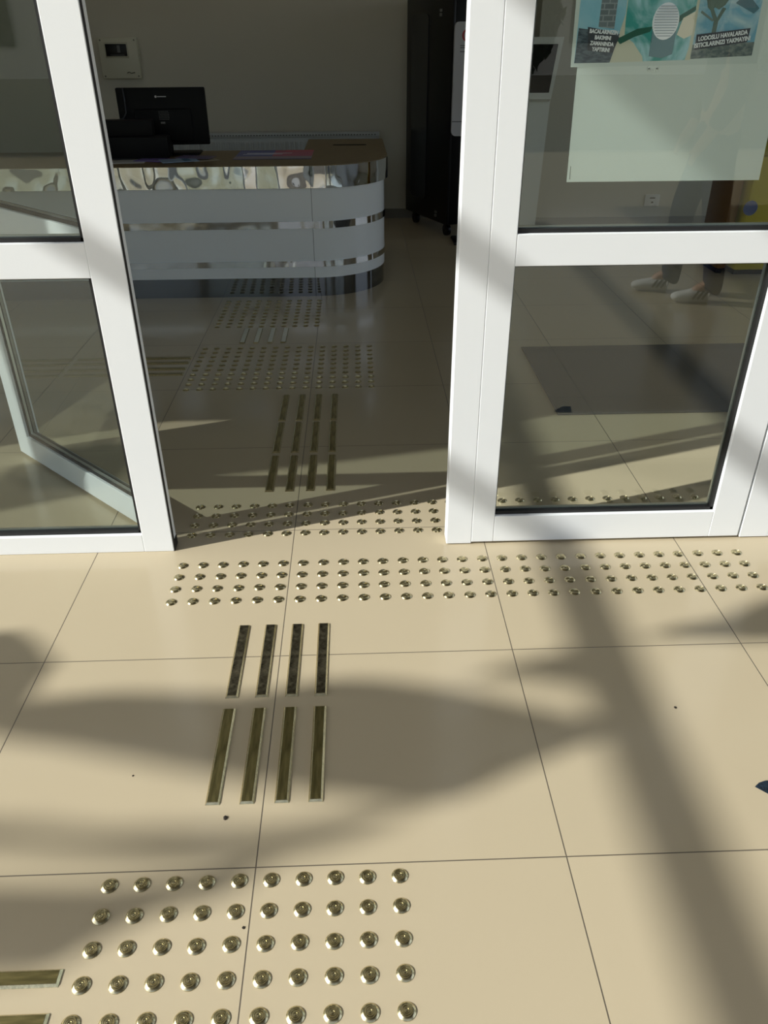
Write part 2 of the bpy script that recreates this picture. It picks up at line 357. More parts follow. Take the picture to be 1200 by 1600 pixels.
# ------------------------------------------------------------------ bits on the floor
bm = bmesh.new(); prism(bm, [(1.036, -0.452), (1.048, -0.443), (1.064, -0.438), (1.11, -0.436), (1.12, -0.50), (1.085, -0.50), (1.060, -0.475)], 0.0, 0.0015)
tag(finish(bm, 'tape_scrap', mat('dark_glitter_tape', (38, 54, 68), 0.4, 0.3, vary=0.9, vscale=300, bump=1, bscale=500)), 'torn dark blue scrap lying on the tile at the right edge', 'scrap')
CR = mat('dark_crumb', (38, 30, 22), 0.8)
for i, (x, y, s, lab) in enumerate(((-0.074, -0.486, .0042, 'dark crumb on the tile below the leftmost smooth guide bar'), (0.948, -0.22, .003, 'tiny dark crumb on the tile in the right half of the photo'), (-0.01, -0.719, .0024, 'tiny dark speck left of the tile joint among the near studs'), (-0.288, -0.371, .0018, 'tiny dark speck on the tile left of the guide bars'))):
    bm = bmesh.new(); bmesh.ops.create_icosphere(bm, subdivisions=2, radius=s)
    for v in bm.verts: v.co = Vector((v.co.x*random.uniform(.6, 1.3), v.co.y*random.uniform(.8, 1.5), v.co.z*0.5+s*0.4))
    o = finish(bm, 'crumb', CR); o.location = (x, y, 0); tag(o, lab, 'crumb')

bm = bmesh.new(); box(bm, (1.045, 1.445, 0.0), (2.25, 2.27, 0.009), 0.003)
mt = finish(bm, 'door_mat', MATM); tag(mt, 'dark grey flat doormat on the lobby floor behind the right door leaf', 'doormat')

# ------------------------------------------------------------------ reception desk
def desk_outline(off, front=3.26, xr=0.40, rad=0.42, back=4.52, xl=-2.3, inner_x=-0.08, inner_y=3.92):
    pts = [(xl-off, front-off), (-0.02, front-off)]
    cx, cy = xr-rad, front+rad
    for k in range(1, 17):
        a = -math.pi/2+math.pi/2*k/16
        pts.append((cx+(rad+off)*math.cos(a), cy+(rad+off)*math.sin(a)))
    pts += [(xr+off, back+off), (inner_x-off, back+off), (inner_x-off, inner_y+off), (xl-off, inner_y+off)]
    return pts
desk = empty('reception_desk', (0, 0, 0)); tag(desk, 'long white reception desk with rounded right end and chrome bands', 'reception desk')
def dlayer(name, off, z0, z1, m_, bev=0.0):
    bm = bmesh.new(); prism(bm, desk_outline(off), z0, z1)
    return finish(bm, name, m_, desk, True)
dlayer('plinth', -0.004, 0.0, 0.113, PLINTH)
dlayer('front_panel', 0.0, 0.113, 0.178, BOARD)
dlayer('chrome_strip', 0.005, 0.178, 0.212, CHROME2)
dlayer('front_panel', 0.0, 0.212, 0.398, BOARD)
dlayer('chrome_strip', 0.006, 0.398, 0.438, CHROME2)
dlayer('front_panel', 0.0, 0.438, 0.622, BOARD)
dlayer('chrome_band', 0.022, 0.622, 0.738, CHROME)
dlayer('desk_top', 0.019, 0.738, 0.742, WOOD)
bm = bmesh.new()
box(bm, (-0.0338, 3.2385, 0.622), (-0.0318, 3.2375, 0.738)); box(bm, (-0.0338, 3.2600, 0.0), (-0.0318, 3.2595, 0.622))
finish(bm, 'panel_joint', BLK, desk)
bm = bmesh.new(); box(bm, (0.08, 4.16, 0.7415), (0.30, 4.20, 0.7445), 0.001); finish(bm, 'cable_slot', BLK, desk)

# monitor and black box on the desk
def rotz(a, loc): return Matrix.Translation(loc) @ Matrix.Rotation(a, 4, 'Z')
mon = empty('monitor', (-0.93, 3.80, 0.7425), 0.05); tag(mon, 'black flat monitor seen from behind on the left of the desk', 'monitor')
bm = bmesh.new(); box(bm, (-0.262, 0.0, 0.05), (0.262, 0.028, 0.362), 0.008); box(bm, (-0.17, -0.022, 0.07), (0.17, 0.004, 0.25), 0.012); finish(bm, 'housing', BLK, mon, True)
bm = bmesh.new(); box(bm, (-0.035, -0.012, 0.0), (0.035, 0.014, 0.2), 0.005); finish(bm, 'stand', BLK, mon, True)
bm = bmesh.new(); box(bm, (-0.02, -0.09, 0.0), (0.20, 0.10, 0.010), 0.004); finish(bm, 'foot', BLK, mon, True)
LBL = mat('pale_label_print', (200, 200, 198), 0.5)
bm = bmesh.new()
lathe(bm, [(0.0065, 0), (0.0065, 0.001), (0, 0.001)], 12, M=Matrix.Translation((-0.030, -0.0005, 0.314)) @ Matrix.Rotation(math.pi/2, 4, 'X'))
for k in range(7): box(bm, (-0.020+k*0.0075, -0.0012, 0.311), (-0.0145+k*0.0075, 0.0, 0.3165))
finish(bm, 'maker_mark', LBL, mon)
bm = bmesh.new()
for r in range(6):
    z = 0.235-r*0.0085; x = -0.022
    while x < 0.032:
        w = random.uniform(0.003, 0.009); box(bm, (x, -0.0232, z), (x+w, -0.022, z+0.0022)); x += w+0.003
box(bm, (-0.016, -0.0235, 0.170), (0.010, -0.022, 0.180))
finish(bm, 'rating_label', mat('dim_label_print', (120, 120, 118), 0.5), mon)
bm = bmesh.new(); tube(bm, [(-0.215, -0.01, 0.36), (-0.212, -0.016, 0.30), (-0.214, -0.016, 0.23), (-0.235, -0.012, 0.20), (-0.255, -0.01, 0.195)], 0.004); finish(bm, 'cable', mat('grey_cable', (70, 72, 78), 0.4), mon)

pr = empty('office_machine', (-1.06, 3.56, 0.7425), 0.05); tag(pr, 'low black office machine in front of the monitor on the desk', 'office machine')
bm = bmesh.new(); box(bm, (-0.175, 0.0, 0.004), (0.185, 0.13, 0.12), 0.008); box(bm, (-0.195, 0.04, 0.115), (0.10, 0.13, 0.205), 0.008); finish(bm, 'body', BLK, pr, True)
bm = bmesh.new(); box(bm, (-0.15, -0.004, 0.0), (0.16, 0.10, 0.006), 0.001); finish(bm, 'base', BLKG, pr, True)

# leaflets
def leaflet(name, x, y, w, h, a, rgb, label, z=0.7425, cols=None, group='leaflets on the desk'):
    bm = bmesh.new(); box(bm, (-w/2, -h/2, 0), (w/2, h/2, 0.0022), 0.0)
    ms = [mat('paper_%d_%d_%d' % rgb, rgb, 0.35)]
    if cols:
        for i, (x0, y0, x1, y1, c) in enumerate(cols):
            ms.append(mat('ink_%d_%d_%d' % c, c, 0.35)); box(bm, (-w/2+x0*w, -h/2+y0*h, 0.0020), (-w/2+x1*w, -h/2+y1*h, 0.0026+i*0.0002), mi=len(ms)-1)
    o = finish(bm, name, ms); o.location = (x, y, z); o.rotation_euler = (0, 0, a); tag(o, label, 'leaflet', group); return o
leaflet('leaflet', -0.265, 3.70, 0.46, 0.40, 0.0, (70, 80, 120), 'wide blue and magenta brochure flat on the middle of the desk', cols=[(0.0, 0.0, 0.5, 1.0, (60, 76, 160)), (0.0, 0.9, 0.55, 1.0, (30, 34, 150)), (0.48, 0.0, 1.0, 1.0, (176, 60, 110)), (0.62, 0.85, 1.0, 1.0, (206, 34, 96)), (0.0, 0.0, 1.0, 0.28, (150, 140, 160)), (0.12, 0.62, 0.72, 0.67, (225, 228, 240)), (0.08, 0.5, 0.6, 0.54, (205, 208, 226))])
for (x, y, w, h, a, rgb, lab, cols, z) in (
  (-1.10, 3.46, 0.21, 0.15, 0.1, (205, 205, 205), 'plain pale leaflet at the left end of the desk by the door frame', None, .742),
  (-0.95, 3.50, 0.20, 0.14, -0.3, (124, 104, 186), 'purple leaflet below the monitor', [(0.1, 0.2, 0.9, 0.35, (160, 156, 176))], .7445),
  (-0.80, 3.45, 0.15, 0.21, -1.2, (160, 186, 214), 'pale blue leaflet at the front edge of the desk', [(0.1, 0.6, 0.9, 0.8, (60, 110, 150))], .747),
  (-0.72, 3.57, 0.21, 0.12, -0.25, (110, 100, 130), 'lilac leaflet right of the monitor stand', [(0.0, 0.0, 0.4, 1.0, (84, 70, 130))], .7495),
  (-0.66, 3.50, 0.10, 0.15, -1.1, (160, 150, 130), 'small cream leaflet at the right of the leaflet pile', None, .742)):
    leaflet('leaflet', x, y, w, h, a, rgb, lab, z, cols)

# ------------------------------------------------------------------ radiator
rad = empty('radiator', (0, 5.535, 0)); tag(rad, 'long white panel radiator on the back wall behind the desk', 'radiator')
bm = bmesh.new(); box(bm, (-2.0, 0.0, 0.14), (0.42, 0.018, 0.655), 0.004)
x = -1.98
while x < 0.40:
    box(bm, (x, -0.010, 0.17), (x+0.022, 0.004, 0.625), 0.004, seg=1); x += 0.040
finish(bm, 'panel', RADM, rad, True)
bm = bmesh.new(); box(bm, (-2.005, -0.006, 0.655), (0.428, 0.105, 0.69), 0.003); finish(bm, 'top_grille', RADM, rad, True)
bm = bmesh.new(); box(bm, (0.405, 0.0, 0.14), (0.425, 0.10, 0.66), 0.003); box(bm, (-2.005, 0.0, 0.14), (-1.985, 0.10, 0.66), 0.003); finish(bm, 'side_panel', RADM, rad, True)
bm = bmesh.new()
for xx in (-1.6, 0.1): box(bm, (xx, 0.018, 0.2), (xx+0.04, 0.113, 0.6))
finish(bm, 'bracket', RADG, rad)
bm = bmesh.new()
x = -1.99
while x < 0.40: box(bm, (x, -0.008, 0.668), (x+0.012, -0.005, 0.676)); x += 0.024
finish(bm, 'grille_slot_shade', RADG, rad)

# ------------------------------------------------------------------ distribution box on the wall
eb = empty('fuse_box', (-1.60, 5.65, 1.22)); tag(eb, 'off-white fuse box with a small dark window on the back wall', 'fuse box')
bm = bmesh.new(); box(bm, (-0.145, -0.055, -0.14), (0.155, 0.0, 0.14), 0.006); finish(bm, 'body', PLASTIC, eb, True)
bm = bmesh.new(); box(bm, (-0.10, -0.060, 0.003), (0.082, -0.05, 0.108), 0.002); finish(bm, 'window_rim', mat('rim_plastic', (190, 188, 168), 0.4), eb, True)
bm = bmesh.new(); box(bm, (-0.090, -0.063, 0.015), (0.072, -0.058, 0.096), 0.001); wn_ = finish(bm, 'window', BLKG, eb, True)
bm = bmesh.new(); box(bm, (0.0, -0.066, 0.038), (0.022, -0.062, 0.088), 0.001); box(bm, (-0.055, -0.066, 0.021), (-0.05, -0.062, 0.027)); box(bm, (-0.045, -0.065, 0.020), (0.05, -0.062, 0.024)); finish(bm, 'breaker', mat('breaker_grey', (96, 98, 98), 0.4), eb)
bm = bmesh.new()
for sx in (-0.125, 0.135):
    for sz in (-0.122, 0.122): lathe(bm, [(0.006, 0), (0.006, 0.002), (0, 0.002)], 10, M=Matrix.Translation((sx, -0.055, sz)) @ Matrix.Rotation(math.pi/2, 4, 'X'))
finish(bm, 'screw', mat('screw_grey', (120, 118, 104), 0.4), eb)
bm = bmesh.new(); tube(bm, [(0.05, -0.056, -0.10), (0.065, -0.0565, -0.094), (0.08, -0.0565, -0.102), (0.11, -0.056, -0.098)], 0.003, 6); finish(bm, 'maker_mark', mat('mark_dark', (70, 68, 58), 0.5), eb)
bm = bmesh.new(); box(bm, (0.155, -0.045, -0.03), (0.163, -0.02, 0.06), 0.002); finish(bm, 'latch', mat('rim_plastic', (190, 188, 168), 0.4), eb)

# ------------------------------------------------------------------ black cabinet
cx0, cy0, cx1, cy1 = 0.645, 5.48, 0.92, 4.80
ang = math.atan2(cy1-cy0, cx1-cx0); L = math.hypot(cx1-cx0, cy1-cy0)
cab = empty('server_cabinet', (cx0, cy0, 0), ang); tag(cab, 'tall black metal cabinet against the back wall, right of the desk', 'cabinet')
bm = bmesh.new(); box(bm, (0, 0.0, 0.10), (L, 0.02, 1.60), 0.002); box(bm, (0.0, 0.02, 0.10), (L, 0.30, 1.60), 0.004); finish(bm, 'body', BLKG, cab, True)
def rrect(w, h, r, n=6):
    pts = []
    for (sx, sy, a0) in ((1, -1, -90), (1, 1, 0), (-1, 1, 90), (-1, -1, 180)):
        for k in range(n+1):
            a = math.radians(a0+90*k/n); pts.append((sx*(w/2-r)+r*math.cos(a), sy*(h/2-r)+r*math.sin(a)))
    return pts
def plate(bm, pts, depth, M, mi=0): prism(bm, pts, 0, depth, mi, M)
bm = bmesh.new(); plate(bm, rrect(0.27, 1.26, 0.035), 0.006, Matrix.Translation((0.235, 0.0, 0.865)) @ Matrix.Rotation(math.pi/2, 4, 'X')); finish(bm, 'door_panel', SMOKE, cab, True)
bm = bmesh.new()
for z in (1.50, 0.16): box(bm, (0.545, -0.010, z-0.025), (0.575, 0.0, z-0.005), 0.002); box(bm, (0.545, -0.010, z+0.002), (0.575, 0.0, z+0.02), 0.002)
finish(bm, 'hinge', mat('steel_hinge', (150, 150, 150), 0.3, 0.9), cab)
for k, xx in enumerate((0.08, L-0.10)):
    bm = bmesh.new(); lathe(bm, [(0.0, -0.016), (0.042, -0.016), (0.045, 0), (0.042, 0.016), (0, 0.016)], 16, M=Matrix.Translation((xx, 0.06, 0.045)) @ Matrix.Rotation(math.pi/2, 4, 'X')); box(bm, (xx-0.02, 0.04, 0.05), (xx+0.02, 0.08, 0.10), 0.002)
    finish(bm, 'caster', BLKG, cab, True)
# soap-dispenser like white unit in front of the cabinet
wd = empty('sanitizer_stand', (1.02, 4.72, 0)); tag(wd, 'pale grey slim stand with rounded panel and red emblem beside the black cabinet', 'stand')
bm = bmesh.new(); plate(bm, rrect(0.20, 0.70, 0.03), 0.05, Matrix.Translation((0.0, 0.0, 1.09)) @ Matrix.Rotation(math.pi/2, 4, 'X')); finish(bm, 'panel', GREYW, wd, True)
bm = bmesh.new(); box(bm, (-0.098, -0.0515, 0.832), (0.1, -0.05, 0.836)); finish(bm, 'seam', BLK, wd)
RED = mat('emblem_red', (176, 60, 64), 0.5)
bm = bmesh.new()
n_ = 28; ro, ri = 0.040, 0.034
pts_o = [(ro*math.cos(math.radians(50+260*k/n_)), ro*math.sin(math.radians(50+260*k/n_))) for k in range(n_+1)]
pts_i = [(0.008+ri*math.cos(math.radians(45+270*k/n_)), ri*math.sin(math.radians(45+270*k/n_))) for k in range(n_+1)][::-1]
prism(bm, pts_o+pts_i, 0, 0.001, 0, Matrix.Translation((-0.01, -0.05, 1.36)) @ Matrix.Rotation(math.pi/2, 4, 'X')); finish(bm, 'emblem', RED, wd)
bm = bmesh.new()
for z, w in ((1.298, 0.11), (1.286, 0.09), (1.262, 0.06)): box(bm, (-0.06, -0.0515, z), (-0.06+w, -0.05, z+0.005))
finish(bm, 'caption', mat('caption_ink', (90, 90, 96), 0.5), wd)
bm = bmesh.new(); box(bm, (0.0, -0.03, 0.02), (0.05, 0.0, 0.75), 0.004); box(bm, (-0.06, -0.16, 0.0), (0.14, 0.10, 0.02), 0.005); finish(bm, 'post', BLKG, wd, True)

# ------------------------------------------------------------------ kiosk
ki = empty('information_kiosk', (1.36, 4.0, 0)); tag(ki, 'white information kiosk with a tilted black screen behind the right door leaf', 'kiosk')
KW = mat('kiosk_white', (228, 230, 224), 0.35)
bm = bmesh.new()
for (x0, x1, z0, z1, x2, x3) in ((-0.20, 0.07, 0.0, 1.03, -0.22, 0.10),):
    v = [(x0, 0, z0), (x1, 0, z0), (x3, -0.02, z1), (x2, -0.02, z1), (x0, 0.10, z0), (x1, 0.10, z0), (x3, 0.05, z1), (x2, 0.05, z1)]
    vs = [bm.verts.new(p) for p in v]
    for f in ((0, 1, 2, 3), (7, 6, 5, 4), (0, 4, 5, 1), (1, 5, 6, 2), (2, 6, 7, 3), (3, 7, 4, 0)): bm.faces.new([vs[i] for i in f])
finish(bm, 'pedestal', KW, ki)
bm = bmesh.new(); v = [(-0.30, -0.10, 1.02), (0.085, -0.10, 1.02), (0.155, 0.0, 1.35), (-0.25, 0.0, 1.35), (-0.30, -0.03, 1.0), (0.085, -0.03, 1.0), (0.155, 0.05, 1.34), (-0.25, 0.05, 1.34)]
vs = [bm.verts.new(p) for p in v]
for f in ((0, 1, 2, 3), (7, 6, 5, 4), (0, 4, 5, 1), (1, 5, 6, 2), (2, 6, 7, 3), (3, 7, 4, 0)): bm.faces.new([vs[i] for i in f])
finish(bm, 'screen_housing', KW, ki)
bm = bmesh.new(); v = [(-0.28, -0.0925, 1.055), (0.070, -0.0925, 1.055), (0.118, -0.0145, 1.312), (-0.23, -0.0145, 1.312)]
vs = [bm.verts.new(p) for p in v] + [bm.verts.new((p[0], p[1]+0.006, p[2])) for p in v]
for f in ((0, 1, 2, 3), (7, 6, 5, 4), (0, 4, 5, 1), (1, 5, 6, 2), (2, 6, 7, 3), (3, 7, 4, 0)): bm.faces.new([vs[i] for i in f])
finish(bm, 'screen', mat('dark_screen', (14, 16, 15), 0.15), ki)
bm = bmesh.new(); box(bm, (-0.26, -0.08, 0.0), (0.12, 0.22, 0.02), 0.004); finish(bm, 'base', KW, ki)

# unseen glowing strip added at the ceiling to brighten the lobby
cl = empty('added_fill_light', (-1.0, 4.85, 3.0)); tag(cl, 'long slim fill strip added near the back wall, above the desk', 'added fill light')
bm = bmesh.new(); box(bm, (-1.8, -0.09, -0.05), (1.8, 0.09, 0.0), 0.003); finish(bm, 'housing', WHITE2, cl)
LM = bpy.data.materials.new('fill_glow'); LM.use_nodes = True; LM.node_tree.nodes['Principled BSDF'].inputs['Emission Color'].default_value = (1, 0.95, 0.86, 1); LM.node_tree.nodes['Principled BSDF'].inputs['Emission Strength'].default_value = FILL_STRENGTH
bm = bmesh.new(); box(bm, (-1.75, -0.07, -0.056), (1.75, 0.07, -0.05)); finish(bm, 'fill_panel', LM, cl)

# wall socket
sk = empty('wall_socket', (2.666, 5.25, 0.19)); tag(sk, 'white wall socket low on the grey wall behind the right door leaf', 'socket')
bm = bmesh.new(); box(bm, (-0.062, -0.012, -0.045), (0.062, 0, 0.045), 0.004); finish(bm, 'faceplate', mat('socket_white', (214, 214, 208), 0.4), sk, True)
bm = bmesh.new(); box(bm, (-0.022, -0.014, 0.014), (0.022, -0.012, 0.022)); box(bm, (-0.006, -0.014, -0.022), (0.012, -0.012, -0.010)); finish(bm, 'sockets', BLK, sk)

# recycling bins
def bin_(x, y, w, rgb, lab):
    r = empty('recycling_bin', (x, y, 0)); tag(r, lab, 'bin', None)
    bm = bmesh.new(); box(bm, (-w/2, 0, 0.03), (w/2, 0.34, 0.72), 0.02); finish(bm, 'body', mat('bin_%d' % rgb[0], rgb, 0.4), r, True)
    bm = bmesh.new(); box(bm, (-w/2-0.01, -0.01, 0.72), (w/2+0.01, 0.35, 0.80), 0.02); finish(bm, 'lid', mat('binlid_%d' % rgb[0], tuple(int(c*0.85) for c in rgb), 0.4), r, True)
    bm = bmesh.new(); box(bm, (-w/2+0.012, 0.02, 0), (w/2-0.02, 0.32, 0.03), 0.003); finish(bm, 'base', BLK, r)
    return r
bin_(2.625, 3.64, 0.07, (126, 88, 34), 'brown waste bin left of the yellow one behind the right door leaf')
yb = bin_(2.85, 3.60, 0.32, (200, 182, 12), 'yellow waste bin at the right edge behind the right door leaf')
bm = bmesh.new(); lathe(bm, [(0.045, 0), (0.045, 0.003), (0, 0.003)], 20, M=Matrix.Translation((-0.14, -0.0, 0.42)) @ Matrix.Rotation(math.pi/2, 4, 'X')); finish(bm, 'sticker', mat('blue_sticker', (60, 90, 150), 0.4), yb)

# ------------------------------------------------------------------ posters on the right door leaf
# big blank sheet, taped behind the glass
GY = YF+0.024
sh = empty('blank_sheet', (0, GY+0.004, 0)); tag(sh, 'large blank white sheet taped inside the upper pane of the right door', 'paper sheet')
def flat(bm, pts, y0, y1, mi=0):
    a = [bm.verts.new((x, y0, z)) for x, z in pts]; b = [bm.verts.new((x, y1, z)) for x, z in pts]; n = len(pts)
    fs = [bm.faces.new(a), bm.faces.new(b[::-1])]+[bm.faces.new((a[i], b[i], b[(i+1) % n], a[(i+1) % n])) for i in range(n)]
    for f in fs: f.material_index = mi
PAPER = mat('white_paper', (226, 232, 226), 0.6)
bm = bmesh.new(); flat(bm, [(0.742, 1.050), (1.224, 1.050), (1.205, 1.90), (0.728, 1.88)], 0.0, 0.0012); finish(bm, 'sheet', PAPER, sh)
bm = bmesh.new()
flat(bm, [(0.748, 1.056), (0.7495, 1.056), (0.7487, 1.086), (0.7472, 1.086)], -0.0004, 0.0); finish(bm, 'small_print', mat('tiny_print', (120, 128, 124), 0.5), sh)
po = empty('safety_poster', (0, GY+0.0028, 0)); tag(po, 'printed poster with three pictures hung over the blank sheet on the right door', 'poster')
bm = bmesh.new(); flat(bm, [(0.722, 1.297), (1.156, 1.302), (1.148, 1.62), (0.715, 1.62)], 0.0, 0.0009); finish(bm, 'backing', mat('poster_border', (214, 222, 216), 0.5), po)
bm = bmesh.new(); flat(bm, [(0.9, 1.292), (0.93, 1.292), (0.926, 1.299), (0.903, 1.299)], -0.0006, 0.0006); flat(bm, [(0.903, 1.287), (0.908, 1.287), (0.908, 1.294), (0.903, 1.294)], -0.0006, 0.0006); flat(bm, [(0.922, 1.287), (0.927, 1.287), (0.927, 1.294), (0.922, 1.294)], -0.0006, 0.0006); finish(bm, 'hanger_clip', PAPER, po)
def art(name, rgb1, rgb2, scale=12, dist=0.0, kind='noise', stretch=(1, 1, 1)):
    M = bpy.data.materials.new(name); M.use_nodes = True; n = M.node_tree.nodes; l = M.node_tree.links; b = n['Principled BSDF']; b.inputs['Roughness'].default_value = 0.5
    tc = n.new('ShaderNodeTexCoord'); mp = n.new('ShaderNodeMapping'); mp.inputs['Scale'].default_value = stretch; l.new(tc.outputs['Object'], mp.inputs[0])
    if kind == 'brick':
        t = n.new('ShaderNodeTexBrick'); t.inputs['Scale'].default_value = scale; t.inputs['Color1'].default_value = lin(rgb1); t.inputs['Color2'].default_value = lin(tuple(int(c*0.9) for c in rgb1)); t.inputs['Mortar'].default_value = lin(rgb2); t.inputs['Mortar Size'].default_value = 0.03
        mp.inputs['Rotation'].default_value = (-math.pi/2, 0, 0)
        l.new(mp.outputs[0], t.inputs['Vector']); l.new(t.outputs[0], b.inputs['Base Color'])
    else:
        t = n.new('ShaderNodeTexNoise'); t.inputs['Scale'].default_value = scale; t.inputs['Detail'].default_value = 4; t.inputs['Distortion'].default_value = dist
        l.new(mp.outputs[0], t.inputs['Vector']); cr = n.new('ShaderNodeValToRGB'); cr.color_ramp.elements[0].color = lin(rgb1); cr.color_ramp.elements[1].color = lin(rgb2); cr.color_ramp.elements[0].position = 0.4; cr.color_ramp.elements[1].position = 0.62
        l.new(t.outputs['Fac'], cr.inputs[0]); l.new(cr.outputs[0], b.inputs['Base Color'])
    return M
def pic(name, layers):
    bm = bmesh.new(); ms = []
    for i, (pts, m_) in enumerate(layers):
        if m_ not in ms: ms.append(m_)
        flat(bm, pts, -0.0003*(i+1), 0.0, ms.index(m_))
    return finish(bm, name, ms, po)
SKY_P = art('print_sky', (140, 196, 214), (176, 214, 226), 9); ROOFP = art('print_roof_tiles', (52, 66, 76), (96, 110, 118), 60, 0.5, stretch=(1, 1, 2.5)); BRK = art('print_brick', (118, 128, 132), (150, 158, 160), 22, kind='brick')
TEAL = art('print_teal_swirl', (58, 160, 152), (178, 220, 228), 12, 1.6); CREAM = mat('print_cream', (214, 212, 190), 0.5); VENT = mat('print_vent', (232, 238, 240), 0.5); VENTL = mat('print_vent_shadow', (150, 166, 172), 0.5)
TREE = mat('print_tree', (112, 128, 118), 0.5); STONE = art('print_ground', (90, 104, 106), (140, 148, 142), 60, 0.5, stretch=(1, 1, 2)); BAN = mat('print_banner', (58, 62, 68), 0.5); CLOUD = art('print_cloud', (128, 182, 206), (196, 220, 226), 14, 1.5); GREENS = mat('print_green', (30, 98, 78), 0.5)
pic('chimney_picture', [([(0.729, 1.305), (0.811, 1.306), (0.834, 1.40), (0.834, 1.60), (0.729, 1.60)], SKY_P), ([(0.7292, 1.305), (0.811, 1.306), (0.826, 1.362), (0.7315, 1.374)], ROOFP), ([(0.776, 1.376), (0.812, 1.372), (0.814, 1.55), (0.779, 1.55)], BRK), ([(0.752, 1.376), (0.800, 1.368), (0.826, 1.356), (0.815, 1.325), (0.757, 1.33)], BAN)])
circ = [(0.927+0.030*math.cos(math.radians(a)), 1.386+0.036*math.sin(math.radians(a))) for a in range(0, 360, 15)]
swirl = [(0.835, 1.60), (0.836, 1.385), (0.838, 1.358), (0.86, 1.345), (0.885, 1.318), (0.888, 1.308), (0.985, 1.31), (0.99, 1.335), (0.995, 1.60)]
vl = []
for k in range(12):
    z = 1.357+k*0.0052; hw = 0.030*math.sqrt(max(0, 1-((z-1.386)/0.036)**2))*0.88; vl.append(([(0.927-hw, z), (0.927+hw, z), (0.927+hw, z+0.0016), (0.927-hw, z+0.0016)], VENTL))
pic('vent_picture', [([(0.8115, 1.306), (0.9975, 1.31), (0.9975, 1.60), (0.8345, 1.60), (0.8345, 1.40)], CREAM), (swirl, TEAL), ([(0.82, 1.352), (0.865, 1.372), (0.90, 1.376), (0.895, 1.366), (0.86, 1.356), (0.83, 1.342)], GREENS), ([(0.945, 1.39), (0.99, 1.415), (0.992, 1.408), (0.95, 1.378)], GREENS), ([(0.957, 1.36), (0.966, 1.392), (0.992, 1.405), (0.993, 1.36), (0.975, 1.352)], CREAM), ([(0.900, 1.318), (0.900, 1.378), (0.955, 1.378), (0.953, 1.322), (0.93, 1.314)], mat('print_pipe', (92, 128, 134), 0.5)), (circ, VENT)]+vl)
pic('tree_picture', [([(0.998, 1.312), (1.14, 1.318), (1.138, 1.60), (0.998, 1.60)], CLOUD), ([(0.998, 1.312), (1.14, 1.318), (1.14, 1.345), (0.998, 1.340)], STONE), ([(1.036, 1.345), (1.046, 1.345), (1.047, 1.385), (1.060, 1.410), (1.052, 1.412), (1.043, 1.392), (1.030, 1.412), (1.024, 1.408), (1.037, 1.385)], TREE), ([(1.018, 1.412), (1.028, 1.404), (1.034, 1.412), (1.044, 1.408), (1.056, 1.416), (1.064, 1.428), (1.058, 1.436), (1.07, 1.45), (1.05, 1.46), (1.036, 1.45), (1.02, 1.452), (1.022, 1.438), (1.012, 1.43)], TREE), ([(1.004, 1.402), (1.034, 1.385), (1.036, 1.388), (1.006, 1.406)], TREE), ([(1.08, 1.42), (1.125, 1.40), (1.135, 1.41), (1.10, 1.44)], mat('print_leaves', (70, 110, 120), 0.5)), ([(1.004, 1.330), (1.122, 1.345), (1.124, 1.372), (1.003, 1.360)], BAN)])
INK = mat('print_white_ink', (222, 230, 230), 0.5)
def label_text(lines, x, z, size, rot, dz, sq=1.0):
    for i, s in enumerate(lines):
        text_obj('lettering', s, size, (x+i*dz*math.sin(rot), -0.0030, z-i*dz), (math.pi/2, -rot, 0), INK, po, bold=0.0004, squash=sq)
label_text(['BACALARINIZIN', 'BAKIMINI', 'ZAMANINDA', 'YAPTIRIN!'], 0.789, 1.366, 0.0110, -0.06, 0.0115, 0.82)
label_text(['LODOSLU HAVALARDA', 'ISITICILARINIZI YAKMAYIN!'], 1.063, 1.3575, 0.0122, 0.118, 0.0125, 0.86)

# ------------------------------------------------------------------ person outside (seen mirrored in the right door)
def skin_obj(name, nodes, edges, m_, parent, sub=2):
    me = bpy.data.meshes.new(name); me.from_pydata([n[0] for n in nodes], edges, []); o = link(name, me, parent)
    md = o.modifiers.new('skin', 'SKIN'); sv = me.skin_vertices[0].data
    for i, n in enumerate(nodes): sv[i].radius = (n[1], n[2] if len(n) > 2 else n[1]); sv[i].use_root = (i == 0)
    ss = o.modifiers.new('sub', 'SUBSURF'); ss.levels = sub; ss.render_levels = sub
    dg = bpy.context.evaluated_depsgraph_get(); me2 = bpy.data.meshes.new_from_object(o.evaluated_get(dg)); o.modifiers.clear(); o.data = me2
    me2.materials.clear(); me2.materials.append(m_)
    for p in me2.polygons: p.use_smooth = True
    return o
pe = empty('person', (2.21, -2.10, 0), math.radians(100)); tag(pe, 'person in dark trousers and white sneakers with dark stripes, mirrored in the right door glass', 'person')
SKINM = mat('skin', (190, 150, 126), 0.5); JEAN = mat('dark_blue_denim', (26, 38, 72), 0.85, vary=0.2); COAT = mat('dark_jacket', (42, 46, 52), 0.8); HAIR = mat('dark_hair', (30, 24, 20), 0.6); SHOE = mat('white_sneaker', (226, 226, 222), 0.45); STRI = mat('sneaker_stripe', (60, 62, 66), 0.5)
body = [((0, 0, 0.98), .14, .11), ((0, 0, 1.15), .14, .10), ((0, 0, 1.35), .16, .11), ((0, 0, 1.46), .09, .07), ((0, 0.0, 1.53), .055, .055), ((0, 0.015, 1.60), .075, .085), ((0, 0.01, 1.68), .075, .09), ((0, 0.0, 1.74), .05, .06)]
be = [(0, 1), (1, 2), (2, 3), (3, 4), (4, 5), (5, 6), (6, 7)]
def add(nl, el, par, pts):
    k = par
    for p in pts: nl.append(p); el.append((k, len(nl)-1)); k = len(nl)-1
    return k
